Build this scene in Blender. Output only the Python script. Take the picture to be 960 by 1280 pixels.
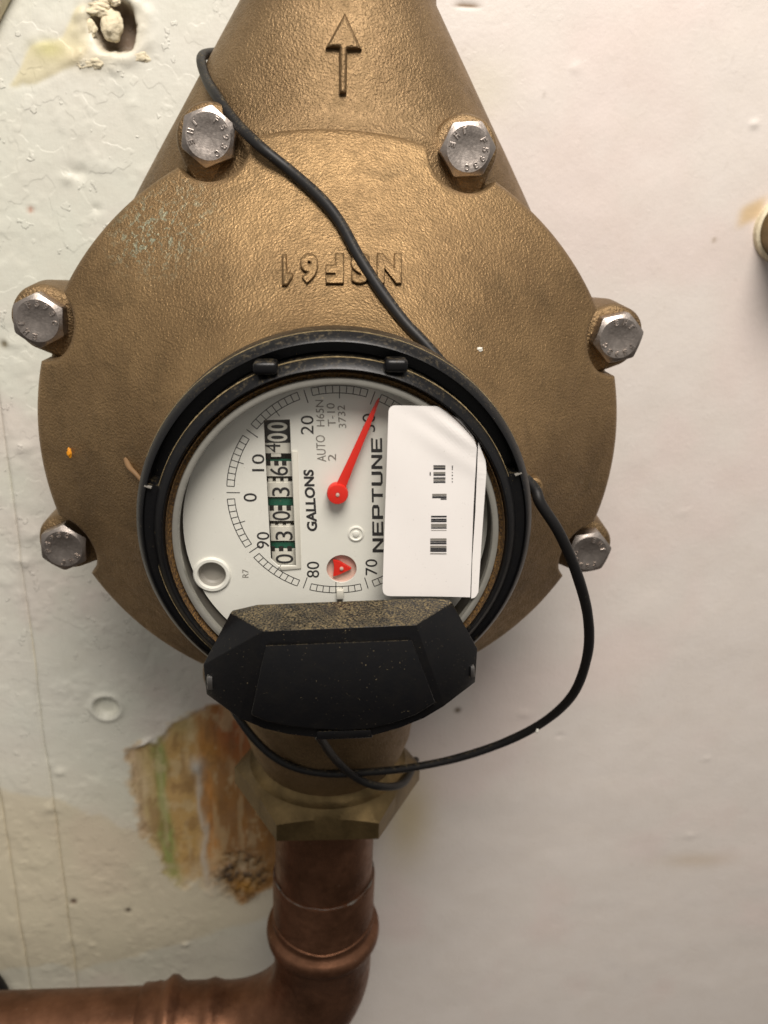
import bpy, bmesh, math, random
import numpy as np
from mathutils import Vector, Matrix, noise as mnoise
from mathutils.geometry import delaunay_2d_cdt

for o in list(bpy.data.objects): bpy.data.objects.remove(o)
scene = bpy.context.scene
C = scene.collection
MM = 0.001                       # geometry below is written in millimetres
R_ = math.radians

# ------------------------------------------------------------------ camera
CAM = Vector((-3.079, -229.878, 64.124))
P_, Y_, L_ = R_(20.27), R_(4.686), R_(2.335)
FPX = 980.1                      # focal length for a 960 x 1280 picture
_F = Vector((math.sin(Y_)*math.cos(P_), math.cos(Y_)*math.cos(P_), -math.sin(P_)))
_R = Vector((math.cos(Y_), -math.sin(Y_), 0)); _U = _R.cross(_F)
_R, _U = _R*math.cos(L_)+_U*math.sin(L_), _U*math.cos(L_)-_R*math.sin(L_)
cd = bpy.data.cameras.new('camera'); cam = bpy.data.objects.new('camera', cd); C.objects.link(cam)
m = Matrix((_R, _U, -_F)).transposed().to_4x4(); m.translation = CAM*MM
cam.matrix_world = m
cd.sensor_fit = 'VERTICAL'; cd.sensor_height = 36; cd.lens = 36*FPX/1280
cd.clip_start = 0.005; cd.clip_end = 20
cd.dof.use_dof = True; cd.dof.focus_distance = 0.190; cd.dof.aperture_fstop = 20
scene.camera = cam

# ------------------------------------------------------------------ light
w = bpy.data.worlds.new('World'); scene.world = w; w.use_nodes = True
_bg = w.node_tree.nodes['Background']; _bg.inputs[1].default_value = 0.43
# a plain room: pale walls and ceiling above, a darker floor below
_wn = w.node_tree.nodes; _tc = _wn.new('ShaderNodeTexCoord'); _sx = _wn.new('ShaderNodeSeparateXYZ'); _cr = _wn.new('ShaderNodeValToRGB')
w.node_tree.links.new(_tc.outputs['Generated'], _sx.inputs[0]); _mr = _wn.new('ShaderNodeMapRange'); _mr.inputs[1].default_value = -1; _mr.inputs[2].default_value = 1
w.node_tree.links.new(_sx.outputs['Z'], _mr.inputs[0]); w.node_tree.links.new(_mr.outputs[0], _cr.inputs[0]); w.node_tree.links.new(_cr.outputs[0], _bg.inputs[0])
_cr.color_ramp.elements[0].position = .25; _cr.color_ramp.elements[0].color = (.14, .12, .105, 1)
_cr.color_ramp.elements[1].position = .62; _cr.color_ramp.elements[1].color = (1.0, .95, .90, 1)
def area(name, loc, target, size, watts, col):
    d = bpy.data.lights.new(name, 'AREA'); d.shape = 'DISK'; d.size = size; d.energy = watts; d.color = col
    o = bpy.data.objects.new(name, d); C.objects.link(o); o.location = loc
    o.rotation_euler = (Vector(target)-Vector(loc)).to_track_quat('-Z', 'Y').to_euler(); return o
area('ceiling_lamp', (0.04, -0.43, 0.62), (0, 0.0, -0.05), 0.40, 8.4, (1.0, 0.93, 0.865))
scene.cycles.max_bounces = 6; scene.cycles.diffuse_bounces = 3; scene.cycles.glossy_bounces = 3; scene.cycles.transparent_max_bounces = 8
scene.cycles.caustics_reflective = False; scene.cycles.caustics_refractive = False
scene.view_settings.view_transform = 'Standard'; scene.view_settings.look = 'None'
scene.view_settings.exposure = 0; scene.view_settings.gamma = 1
scene.render.resolution_x = 768; scene.render.resolution_y = 1024

# ------------------------------------------------------------------ helpers
def at(px, py, Y):               # point of the plane y = Y (mm) seen at a picture point
    d = _F + _R*((px-480)/FPX) - _U*((py-640)/FPX)
    return CAM + d*((Y-CAM.y)/d.y)
def pix(x, y, z):                # numpy arrays in mm -> picture points
    dx, dy, dz = x-CAM.x, y-CAM.y, z-CAM.z
    zz = dx*_F.x+dy*_F.y+dz*_F.z
    return (480+FPX*(dx*_R.x+dy*_R.y+dz*_R.z)/zz, 640-FPX*(dx*_U.x+dy*_U.y+dz*_U.z)/zz)

def new_obj(name, me, parent=None, mat=None):
    o = bpy.data.objects.new(name, me); C.objects.link(o)
    if mat is not None and me is not None and not me.materials: me.materials.append(mat)
    if parent is not None:
        o.parent = parent
        if parent.get('_root'): o.location = -parent.location
    return o
def mesh(name, verts, faces, mat, parent=None, smooth=None, offset=None):
    me = bpy.data.meshes.new(name)
    me.from_pydata([(v[0]*MM, v[1]*MM, v[2]*MM) for v in verts], [], faces)
    fix(me)
    if smooth is not None:
        me.shade_smooth()
        if smooth < 180: me.set_sharp_from_angle(angle=R_(smooth))
    return new_obj(name, me, parent, mat)
def fix(me):
    bm = bmesh.new(); bm.from_mesh(me)
    bmesh.ops.remove_doubles(bm, verts=bm.verts, dist=1e-6)
    bmesh.ops.recalc_face_normals(bm, faces=bm.faces); bm.to_mesh(me); bm.free()
def bevel_mesh(me, width, ang=25, seg=2):
    bm = bmesh.new(); bm.from_mesh(me)
    es = [e for e in bm.edges if len(e.link_faces) == 2 and e.calc_face_angle(0) > R_(ang)]
    bmesh.ops.bevel(bm, geom=es, offset=width*MM, segments=seg, affect='EDGES', profile=.5, clamp_overlap=True)
    bm.to_mesh(me); bm.free(); me.shade_smooth(); me.set_sharp_from_angle(angle=R_(40))
def root(name, base, label, cat=None, group=None):
    o = bpy.data.objects.new(name, None); C.objects.link(o); o.empty_display_size = .01
    o.location = Vector(base)*MM; o['label'] = label; o['_root'] = 1
    if cat: o['category'] = cat
    if group: o['group'] = group
    return o
def tag(o, label, cat, group=None):
    o['label'] = label; o['category'] = cat
    if group: o['group'] = group
def grid_faces(nu, nv, cu=False, cv=False):
    f = []
    for i in range(nu if cu else nu-1):
        for j in range(nv if cv else nv-1):
            a = i*nv+j; b = ((i+1) % nu)*nv+j; c = ((i+1) % nu)*nv+(j+1) % nv; d = i*nv+(j+1) % nv
            f.append((a, b, c, d))
    return f
def lathe_y(name, prof, mat, parent, cx=0, cz=0, n=160, closed=False, smooth=35, a0=0, a1=360):
    full = (a1-a0) >= 360
    vs = []
    nn = n if full else n+1
    for i in range(nn):
        t = R_(a0+(a1-a0)*i/n)
        for r, y in prof: vs.append((cx+r*math.cos(t), y, cz+r*math.sin(t)))
    return mesh(name, vs, grid_faces(nn, len(prof), full, closed), mat, parent, smooth)
def lathe_z(name, prof, mat, parent, cx=0, cy=0, n=96, smooth=35):
    vs = []
    for i in range(n):
        t = 2*math.pi*i/n
        for r, z in prof: vs.append((cx+r*math.cos(t), cy+r*math.sin(t), z))
    return mesh(name, vs, grid_faces(n, len(prof), True), mat, parent, smooth)
def spline(pts, per=14):
    pts = [Vector(p) for p in pts]; q = [pts[0]*2-pts[1]]+pts+[pts[-1]*2-pts[-2]]; out = []
    for i in range(1, len(q)-2):
        p0, p1, p2, p3 = q[i-1:i+3]
        for k in range(per):
            t = k/per
            out.append(.5*((2*p1)+(p2-p0)*t+(2*p0-5*p1+4*p2-p3)*t*t+(3*p1-p0-3*p2+p3)*t**3))
    out.append(pts[-1]); return out
def tube(name, pts, rad, mat, parent=None, n=20, wob=0, seed=0):
    vs = []; N = len(pts); up = None; rnd = random.Random(seed)
    for i, p in enumerate(pts):
        t = (pts[min(i+1, N-1)]-pts[max(i-1, 0)]).normalized()
        if up is None: up = t.orthogonal().normalized()
        up = (up-t*up.dot(t)).normalized(); b = t.cross(up)
        r = rad(i/(N-1)) if callable(rad) else rad
        r *= 1+wob*mnoise.noise(p*.12)
        for k in range(n):
            a = 2*math.pi*k/n; vs.append(p+(up*math.cos(a)+b*math.sin(a))*r)
    f = grid_faces(N, n, False, True)
    f.append(tuple(range(n))); f.append(tuple((N-1)*n+k for k in range(n)))
    return mesh(name, vs, f, mat, parent, 50)
def poly_mesh(name, loops, depth, mat, parent, place, smooth=None):
    """flat outline(s) (with holes) in 2-D, filled and extruded; place(u, v, h) -> mm"""
    cu = bpy.data.curves.new(name, 'CURVE'); cu.dimensions = '2D'; cu.fill_mode = 'BOTH' if depth else 'FRONT'
    cu.extrude = depth/2 if depth else 0
    for lp in loops:
        s = cu.splines.new('POLY'); s.points.add(len(lp)-1); s.use_cyclic_u = True
        for i, (a, b) in enumerate(lp): s.points[i].co = (a, b, 0, 1)
    t = bpy.data.objects.new('t', cu); me = bpy.data.meshes.new_from_object(t)
    bpy.data.objects.remove(t); bpy.data.curves.remove(cu)
    for v in me.vertices:
        v.co = Vector(place(v.co.x, v.co.y, v.co.z))*MM
    me.name = name; fix(me); me.materials.clear()
    return new_obj(name, me, parent, mat)
_tc = {}
def text_data(s, depth=0, bev=0, spacing=1.0, bold=0):
    k = (s, depth, bev, spacing, bold)
    if k not in _tc:
        cu = bpy.data.curves.new('t', 'FONT'); cu.body = s; cu.size = 1; cu.extrude = depth; cu.bevel_depth = bev
        cu.space_character = spacing; cu.offset = bold; cu.bevel_resolution = 3 if bev > .06 else 1; cu.resolution_u = 5
        t = bpy.data.objects.new('t', cu); me = bpy.data.meshes.new_from_object(t)
        co = np.array([v.co[:] for v in me.vertices]); fs = [tuple(p.vertices) for p in me.polygons]
        bpy.data.objects.remove(t); bpy.data.meshes.remove(me); bpy.data.curves.remove(cu)
        mn, mx = co[:, :2].min(0), co[:, :2].max(0); co[:, :2] = (co[:, :2]-mn)/(mx-mn)
        _tc[k] = (co, fs)
    return _tc[k]
def text_mesh(name, s, mat, parent, place, depth=0, bev=0, spacing=1.0, bold=0, smooth=None):
    co, fs = text_data(s, depth, bev, spacing, bold)
    return mesh(name, [place(*c) for c in co], fs, mat, parent, smooth)

# ------------------------------------------------------------------ materials
def lin(r, g, b):
    f = lambda c: (c/255/12.92 if c/255 <= .04045 else ((c/255+.055)/1.055)**2.4)
    return (f(r), f(g), f(b), 1)
class NT:
    def __init__(s, name):
        s.m = bpy.data.materials.new(name); s.m.use_nodes = True; s.t = s.m.node_tree
        s.b = s.t.nodes['Principled BSDF']; s.out = s.t.nodes['Material Output']
        tc = s.n('ShaderNodeTexCoord'); mp = s.n('ShaderNodeMapping'); s.l(tc.outputs['Object'], mp.inputs[0])
        mp.inputs['Scale'].default_value = (1000, 1000, 1000); s.co = mp.outputs[0]; s.tc = tc
    def n(s, k, **kw):
        x = s.t.nodes.new(k)
        for a, b in kw.items(): setattr(x, a, b)
        return x
    def l(s, a, b): s.t.links.new(a, b)
    def set(s, **kw):
        for k, v in kw.items(): s.b.inputs[k.replace('_', ' ')].default_value = v
        return s
    def noise(s, scale, detail=3, rough=.55, co=None, dist=0):
        x = s.n('ShaderNodeTexNoise'); x.inputs['Scale'].default_value = scale; x.inputs['Detail'].default_value = detail
        x.inputs['Roughness'].default_value = rough; x.inputs['Distortion'].default_value = dist
        s.l(co or s.co, x.inputs['Vector']); return x.outputs['Fac']
    def voro(s, scale, feature='SMOOTH_F1', co=None):
        x = s.n('ShaderNodeTexVoronoi', feature=feature); x.inputs['Scale'].default_value = scale
        s.l(co or s.co, x.inputs['Vector']); return x.outputs['Distance']
    def ramp(s, fac, lo, hi, a=0., b=1.):
        x = s.n('ShaderNodeMapRange'); x.inputs[1].default_value = lo; x.inputs[2].default_value = hi
        x.inputs[3].default_value = a; x.inputs[4].default_value = b; s.l(fac, x.inputs[0]); return x.outputs[0]
    def math(s, op, a, b=None):
        x = s.n('ShaderNodeMath', operation=op)
        for i, v in enumerate((a, b)):
            if v is None: continue
            if isinstance(v, (int, float)): x.inputs[i].default_value = v
            else: s.l(v, x.inputs[i])
        return x.outputs[0]
    def mix(s, fac, a, b):
        x = s.n('ShaderNodeMix', data_type='RGBA')
        if isinstance(fac, (int, float)): x.inputs[0].default_value = fac
        else: s.l(fac, x.inputs[0])
        for i, v in ((6, a), (7, b)):
            if isinstance(v, tuple): x.inputs[i].default_value = v
            else: s.l(v, x.inputs[i])
        return x.outputs[2]
    def bump(s, h, dist, strength=1.0, prev=None):
        x = s.n('ShaderNodeBump'); x.inputs['Strength'].default_value = strength; x.inputs['Distance'].default_value = dist*MM
        s.l(h, x.inputs['Height'])
        if prev: s.l(prev, x.inputs['Normal'])
        return x.outputs[0]
    def near(s, p, r0, r1):        # 1 at point p (mm), falling to 0 between r0 and r1
        x = s.n('ShaderNodeVectorMath', operation='DISTANCE'); s.l(s.co, x.inputs[0]); x.inputs[1].default_value = p
        return s.ramp(x.outputs['Value'], r0, r1, 1, 0)
    def normal_z(s):
        g = s.n('ShaderNodeNewGeometry'); x = s.n('ShaderNodeSeparateXYZ'); s.l(g.outputs['Normal'], x.inputs[0]); return x.outputs['Z']
    def base(s, c): s.l(c, s.b.inputs['Base Color']); return s
    def nrm(s, c): s.l(c, s.b.inputs['Normal']); return s
    def rough(s, c): s.l(c, s.b.inputs['Roughness']); return s
def plain(name, col, rough=.5, metal=0., var=.12, scale=.5, bump=0., bscale=3.):
    t = NT(name); t.set(Roughness=rough, Metallic=metal)
    v = t.noise(scale, 4); k = 1-var
    t.base(t.mix(v, tuple(c*k for c in col[:3])+(1,), tuple(min(1, c*(1+var)) for c in col[:3])+(1,)))
    if bump: t.nrm(t.bump(t.noise(bscale, 3), bump))
    return t.m

def bronze_mat(name, dull=0., flecks=(), tones=(lin(124, 100, 69), lin(156, 128, 90))):
    t = NT(name); t.set(Metallic=.78)
    big = t.noise(.03, 4, .62); mid = t.noise(.35, 4, .65)
    c = t.mix(t.ramp(big, .36, .66), *tones)
    c = t.mix(t.ramp(t.noise(.075, 5, .7, dist=.5), .52, .74, 0, .55), c, lin(92, 76, 52))
    c = t.mix(t.ramp(mid, .45, .8, 0, .5), c, lin(104, 86, 58))
    v = t.voro(1.35); n1 = t.noise(1.75, 3, .6)
    c = t.mix(t.ramp(n1, .55, .75, 0, .4), c, lin(172, 144, 102))
    for p, r0, r1, col, lo in flecks:
        msk = t.math('MULTIPLY', t.near(p, r0, r1), t.ramp(t.noise(.55, 5, .7, dist=.6), lo, lo+.06))
        c = t.mix(t.math('MULTIPLY', msk, .5), c, col)
    t.base(c)
    t.rough(t.ramp(mid, .3, .75, .38, .58))
    h = t.math('ADD', t.math('MULTIPLY', v, .5), n1)
    t.nrm(t.bump(h, .30+dull, 1.0)); return t.m
pV = [tuple(at(215, 290, -8)), tuple(at(178, 300, -5)), tuple(at(690, 560, -10)), tuple(at(708, 600, -8))]
green = lin(162, 172, 150)
M_bronze = bronze_mat('cast_bronze', 0, [(pV[0], 4, 17, green, .53), (pV[1], 3, 12, green, .52), (pV[2], 1, 8, lin(190, 180, 155), .57), (pV[3], 1, 7, lin(195, 190, 165), .56)])
M_neck = bronze_mat('cast_bronze_case', .04, (), (lin(116, 94, 66), lin(141, 117, 85)))
M_bronze_s = NT('machined_bronze')
_t = M_bronze_s; _t.set(Metallic=.8, Roughness=.42)
_t.base(_t.mix(_t.ramp(_t.noise(.12, 5, .65), .35, .7), lin(98, 82, 53), lin(128, 108, 72))); _t.nrm(_t.bump(_t.noise(.8, 4), .12)); M_bronze_s = _t.m

def steel():
    t = NT('stainless_bolt'); t.set(Metallic=1.0)
    n = t.noise(.5, 4, .6)
    t.base(t.mix(n, lin(158, 148, 140), lin(192, 183, 175))); t.rough(t.ramp(t.noise(1.3, 3), .3, .7, .30, .46))
    t.nrm(t.bump(t.noise(1.6, 4, .6), .05)); return t.m
M_steel = steel()
def black_plastic(name, dust=1.0, rough=.34, base=(.0035, .0035, .004, 1), heavy=False, spec=.3):
    t = NT(name); t.b.inputs['Specular IOR Level'].default_value = spec
    up = t.ramp(t.normal_z(), .45, .95)
    n1 = t.ramp(t.noise(.9 if not heavy else 2.2, 6, .75), *((.52, .74) if not heavy else (.47, .66)))
    if heavy: n1 = t.math('MULTIPLY', n1, t.ramp(t.noise(.22, 4, .65), .34, .60, .25, 1.0))
    d1 = t.math('MULTIPLY', t.math('MULTIPLY', up, n1), dust*(.85 if heavy else .34))
    sp = t.ramp(t.noise(2.7, 2, .5), .725 if heavy else .72, .745 if heavy else .75)          # single pale specks
    sp2 = t.math('MULTIPLY', t.ramp(t.noise(.16, 3), .42, .62), sp)
    film = t.math('MULTIPLY', t.ramp(t.noise(.25, 3, .7), .45, .8), .006*dust)
    d = t.math('MINIMUM', t.math('ADD', t.math('ADD', d1, film), t.math('MULTIPLY', sp2, .5)), 1.0)
    c = t.mix(d, base, lin(178, 158, 116))
    t.base(c); t.rough(t.ramp(d, 0, .3, rough, .8))
    nn = t.bump(t.noise(1.2, 3), .03)
    t.nrm(t.bump(d, .15, .7, nn)); return t.m
M_black = black_plastic('black_plastic'); M_lid = black_plastic('black_lid_plastic', 1.0, .26, heavy=True, spec=.3)
M_cable = black_plastic('cable_sheath', 1.3, .48, (.009, .0085, .0085, 1))
M_dial = plain('dial_white', lin(231, 230, 221), .5, 0, .05, .1, .03, .6)
M_white = plain('white_plastic', lin(215, 212, 200), .4, 0, .04)
M_ink = plain('black_ink', (.018, .018, .02, 1), .6)
M_greyink = plain('grey_ink', lin(128, 124, 116), .6)
M_red = plain('red_plastic', (.74, .022, .012, 1), .38, 0, .08)
M_pink = plain('pink_recess', lin(206, 176, 162), .45, 0, .1, .4)
M_bezel = plain('grey_bezel', lin(132, 130, 122), .36, .15, .15, .5, .04, 2)
M_dark = plain('dark_recess', (.014, .012, .011, 1), .6)
M_wall_in = plain('dark_grey_cup', lin(70, 66, 60), .5)
M_greengear = plain('green_gear', (.01, .10, .06, 1), .4)
M_greyhole = plain('grey_screw_recess', lin(158, 154, 146), .5)
M_steelpin = plain('zinc_pin', lin(170, 168, 165), .3, 1)
def gasket():
    t = NT('rusty_grit_gasket'); t.set(Roughness=.85)
    t.base(t.mix(t.ramp(t.noise(2.0, 5, .7), .4, .65), lin(44, 28, 12), lin(132, 98, 48)))
    t.nrm(t.bump(t.noise(3, 4), .4)); return t.m
M_gasket = gasket()
def paper():
    t = NT('sticker_paper'); t.set(Roughness=.55)
    c = t.mix(t.noise(.1, 3), lin(234, 229, 224), lin(242, 238, 233))
    c = t.mix(t.math('MULTIPLY', t.ramp(t.noise(2.2, 2), .70, .74), .35), c, lin(120, 112, 100)); t.base(c); return t.m
M_paper = paper()
def glass():
    t = NT('cover_glass'); nt = t.t
    tr = t.n('ShaderNodeBsdfTransparent'); tr.inputs[0].default_value = (.99, .99, .985, 1)
    gl = t.n('ShaderNodeBsdfGlossy'); gl.inputs['Roughness'].default_value = .05
    lw = t.n('ShaderNodeLayerWeight'); fr = t.math('ADD', t.math('MULTIPLY', t.math('POWER', lw.outputs['Facing'], 5.0), .9), .035)
    du = t.n('ShaderNodeBsdfDiffuse'); du.inputs[0].default_value = lin(190, 175, 145)
    mx = t.n('ShaderNodeMixShader'); t.l(t.math('MULTIPLY', fr, .6), mx.inputs[0]); t.l(tr.outputs[0], mx.inputs[1]); t.l(gl.outputs[0], mx.inputs[2])
    m2 = t.n('ShaderNodeMixShader')       # specks of dust on the glass
    t.l(t.math('ADD', t.math('MULTIPLY', t.ramp(t.noise(2.4, 2), .74, .77), .5), .006), m2.inputs[0]); t.l(mx.outputs[0], m2.inputs[1]); t.l(du.outputs[0], m2.inputs[2])
    t.l(m2.outputs[0], t.out.inputs[0]); return t.m
M_glass = glass()
def copper():
    t = NT('tarnished_copper'); t.set(Metallic=.86)
    c = t.mix(t.ramp(t.noise(.05, 5, .65), .35, .65), lin(98, 67, 48), lin(130, 92, 69))
    c = t.mix(t.ramp(t.noise(.5, 5, .7), .55, .8, 0, .5), c, lin(98, 68, 50))
    sp = t.ramp(t.noise(.9, 2), .72, .76)
    c = t.mix(t.math('MULTIPLY', sp, .5), c, lin(190, 165, 140)); t.base(c)
    t.rough(t.ramp(t.noise(.3, 4), .3, .7, .34, .54)); t.nrm(t.bump(t.noise(.5, 4), .1)); return t.m
M_copper = copper()
M_solder = plain('grey_solder', lin(112, 106, 98), .6, .4, .25, .8, .3, 1)
M_brass_dull = M_bronze_s
M_yellow = plain('yellow_chip', lin(215, 140, 20), .5)
M_plaster = plain('plaster', lin(226, 214, 184), .85, 0, .12, .5, .5, .6)
M_dustline = plain('settled_dust', lin(150, 132, 96), .95, 0, .3, 2)
M_straw = plain('straw', lin(116, 88, 56), .7)

def wall_mat():
    t = NT('old_wall_paint'); t.set(Roughness=.5)
    a = t.n('ShaderNodeVertexColor'); a.layer_name = 'Col'
    c = t.mix(t.ramp(t.noise(.06, 5, .6), .3, .7, 0, .12), a.outputs[0], lin(196, 180, 160))
    c = t.mix(t.math('MULTIPLY', t.ramp(t.noise(.3, 4, .7), .60, .8), .14), c, lin(150, 132, 110))
    t.base(c); t.rough(t.ramp(t.noise(.2, 4), .3, .7, .36, .6))
    # brush marks, stretched up and down, under fine grain
    mp = t.n('ShaderNodeMapping'); mp.inputs['Scale'].default_value = (1, 1, .07); t.l(t.co, mp.inputs[0])
    hh = t.math('ADD', t.math('MULTIPLY', t.noise(.8, 3, .6, mp.outputs[0]), .06), t.math('MULTIPLY', t.noise(.5, 4, .68), .13))
    # edges of old flaked coats, mostly at the left
    sx = t.n('ShaderNodeSeparateXYZ'); t.l(t.co, sx.inputs[0]); lf = t.math('ADD', t.math('MULTIPLY', t.ramp(sx.outputs['X'], -70, -20, 1, .12), t.ramp(sx.outputs['Z'], -190, -90, .35, 1)), 0)
    e1 = t.ramp(t.noise(.05, 3, .55), .53, .545); e2 = t.ramp(t.noise(.13, 3, .6), .64, .66)
    hh = t.math('ADD', hh, t.math('MULTIPLY', lf, t.math('ADD', t.math('MULTIPLY', e1, .10), t.math('MULTIPLY', e2, .22))))
    t.nrm(t.bump(hh, 1.0)); return t.m
M_wall = wall_mat()

# ------------------------------------------------------------------ the wall
WY = 85.0
rng = np.random.default_rng(7)
_lat = {}
def vnoise(x, z, cell, seed):
    if seed not in _lat: _lat[seed] = np.random.default_rng(seed).random((257, 257))
    g = _lat[seed]
    u, v = x/cell+90.3, z/cell+77.7
    i, j = np.floor(u).astype(int), np.floor(v).astype(int); fu, fv = u-i, v-j
    fu = fu*fu*(3-2*fu); fv = fv*fv*(3-2*fv)
    G = lambda a, b: g[a % 257, b % 257]
    return (G(i, j)*(1-fu)+G(i+1, j)*fu)*(1-fv)+(G(i, j+1)*(1-fu)+G(i+1, j+1)*fu)*fv
def fbm(x, z, cell, seed, octv=4, g=.5):
    s = 0; a = 1; tot = 0
    for k in range(octv): s = s+a*vnoise(x, z, cell/2**k, seed+k*13); tot += a; a *= g
    return s/tot
def sstep(a, b, x):
    t = np.clip((x-a)/(b-a), 0, 1); return t*t*(3-2*t)
def poly_sd(px, py, poly):      # signed distance, negative inside
    d = np.full(px.shape, 1e9); ins = np.zeros(px.shape, bool); n = len(poly)
    for i in range(n):
        ax, ay = poly[i]; bx, by = poly[(i+1) % n]; ex, ey = bx-ax, by-ay
        t = np.clip(((px-ax)*ex+(py-ay)*ey)/(ex*ex+ey*ey), 0, 1)
        d = np.minimum(d, np.hypot(px-ax-t*ex, py-ay-t*ey))
        ins ^= ((ay > py) != (by > py)) & (px < (bx-ax)*(py-ay)/((by-ay) if by != ay else 1e-9)+ax)
    return np.where(ins, -d, d)
def W2(px, py): p = at(px, py, WY); return (p.x, p.z)
PEEL = [W2(*p) for p in [(159, 938), (176, 926), (196, 930), (215, 905), (240, 893), (268, 882), (310, 872), (350, 880), (352, 1100), (318, 1118), (300, 1132), (274, 1085), (262, 1120), (248, 1096), (234, 1112), (212, 1092), (196, 1062), (178, 1035), (166, 995)]]
TOPP = [W2(*p) for p in [(15, 105), (32, 68), (42, 52), (75, 50), (95, 10), (108, 8), (112, 62), (98, 80), (60, 98), (44, 106)]]
STAIN = [W2(*p) for p in [(-80, 960), (60, 1000), (190, 1040), (345, 1090), (345, 1145), (250, 1170), (160, 1196), (95, 1213), (60, 1204), (30, 1212), (-80, 1212)]]
def wall_fields(x, z):
    X, Z = x, z
    wob = (fbm(X, Z, 9, 5)-.5)
    leftz = sstep(-35, -75, X)
    h = (fbm(X, Z, 30, 21, 3)-.5)*.8+(fbm(X, Z, 5, 33, 3)-.5)*.10*(.5+leftz)
    fl = fbm(X, Z*.7, 18, 55, 5, .6)
    h += leftz*.20*sstep(.50, .54, fl) + leftz*.16*sstep(.60, .615, fbm(X+40, Z, 11, 61, 5, .6))
    bl = fbm(X, Z, 3.2, 71, 2)
    h += leftz*.3*sstep(.80, .90, bl)*sstep(-150, -60, Z)
    # colours (paint as it is): greenish white at the left, pinkish white at the right
    base = np.array(lin(222, 214, 206)[:3]); grn = np.array(lin(216, 217, 203)[:3]); pnk = np.array(lin(222, 205, 198)[:3])
    k = sstep(20, -60, X)*(.6+.8*(fbm(X, Z, 45, 81)-.2))
    k = np.clip(k, 0, 1)[:, None]
    col = base*(1-k)+grn*k
    kk = (np.clip(sstep(.5, .75, fbm(X, Z, 50, 91)), 0, 1)*.5)[:, None]; col = col*(1-kk)+pnk*kk
    def paint(mask, c):
        nonlocal col
        mk = np.clip(mask, 0, 1)[:, None]; col = col*(1-mk)+np.array(lin(*c)[:3])*mk
    # old damp stain low at the left
    sd = poly_sd(X+wob*6, Z+wob*8, STAIN)
    paint(sstep(2.0, -2.0, sd)*.45, (206, 190, 154))
    low = sstep(-150, -230, Z)*sstep(-10, -60, X)*.30
    paint(low, (212, 196, 160))
    # olive tint right of the nut
    p = W2(500, 1020); paint(np.exp(-(((X-p[0]-4)/14)**2+((Z-p[1])/32)**2)*1.2)*.65, (190, 170, 118))
    p = W2(870, 1075); paint(np.exp(-(((X-p[0])/18)**2+((Z-p[1])/5)**2))*.4, (196, 172, 140))
    p = W2(600, 115); paint(np.exp(-(((X-p[0])/12)**2+((Z-p[1])/12)**2))*.35, (214, 206, 176))
    # peeled patch with layers of old paint
    sd = poly_sd(X+wob*5+(fbm(X, Z, 3, 14)-.5)*2, Z+wob*5, PEEL); ins = sstep(.5, -.5, sd)
    insd = ins
    px, py = pix(X, np.full_like(X, WY), Z)
    s = px-.11*(py-930)+(fbm(X, Z*.35, 5, 17, 3)-.5)*16
    h -= .5*ins; h += .3*np.exp(-((sd-.8)/.9)**2)*fbm(X, Z, 5, 19)
    h += ins*(fbm(X, Z*.25, 6, 23, 4, .6)-.5)*1.2
    fade = sstep(1135, 1050, py+(s-230)*.3+(fbm(X, Z, 6, 151)-.5)*60)          # the lower edge thins out into the sound paint
    cov = sstep(2.6, -2.6, sd+(fbm(X, Z, 2.6, 161, 3)-.5)*4)*np.maximum(fade, sstep(255, 285, px))
    def band(a, b, c, st=1.0, f=9): paint(cov*sstep(a-f, a+f, s)*sstep(b+f, b-f, s)*st, c)
    paint(cov*.95, (196, 156, 92)); band(100, 178, (206, 182, 148), .9); band(172, 186, (192, 172, 118), .8); band(186, 205, (140, 156, 84), .9, 6)
    band(205, 238, (196, 160, 96), .8); band(246, 262, (196, 124, 40), .85); band(262, 345, (146, 98, 42), .9)
    paint(cov*np.exp(-(((px-296)/40)**2+((py-915)/38)**2))*.95, (166, 84, 20)); paint(cov*np.exp(-(((px-228)/24)**2+((py-905)/18)**2))*.6, (178, 168, 116))
    paint(cov*np.exp(-(((px-258)/18)**2+((py-945)/30)**2))*.5, (204, 156, 82))
    mott = fbm(X, Z*.6, 7, 27, 5, .62); paint(cov*sstep(.52, .70, mott)*.5, (130, 92, 48)); paint(cov*sstep(.44, .30, mott)*.45, (216, 196, 152))
    st = fbm(X, Z*.16, 3.4, 141, 3, .55); paint(cov*sstep(.58, .76, st)*.35, (120, 84, 44)); paint(cov*sstep(.42, .26, st)*.3, (214, 194, 150))
    rimd = np.exp(-((sd+.9)/.6)**2)*sstep(230, 190, px); paint(rimd*.45, (134, 106, 66))
    drip = np.exp(-((s-243)/4.2)**2)*sstep(950, 966, py)*sstep(1135, 1085, py); paint(drip*.75, (206, 196, 178)); h += drip*.6
    hd = np.exp(-(((px-246)/9)**2+((py-958)/10)**2)); paint(hd, (190, 184, 172)); h += hd*1.6
    mud = sstep(.1, .8, np.exp(-(((px-302)/34)**2+((py-1092)/32)**2))*(.5+fbm(X, Z, 4, 29)))
    mn = fbm(X, Z, 3.0, 37, 4, .65); paint(mud*.9, (124, 92, 48)); paint(mud*sstep(.5, .6, mn), (58, 42, 22)); paint(mud*sstep(.42, .34, mn)*.9, (168, 146, 112)); h += mud*(mn-.45)*6
    p = W2(176, 930); e = np.exp(-(((X-p[0]-1)/4)**2+((Z-p[1]-.6*(X-p[0]))/1.1)**2)); h += e*2.2; paint(e*.9, (224, 218, 206))
    p = W2(290, 1108); paint(np.exp(-(((X-p[0]-6)/5)**2+((Z-p[1])/4)**2))*.7, (196, 140, 50))
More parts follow.
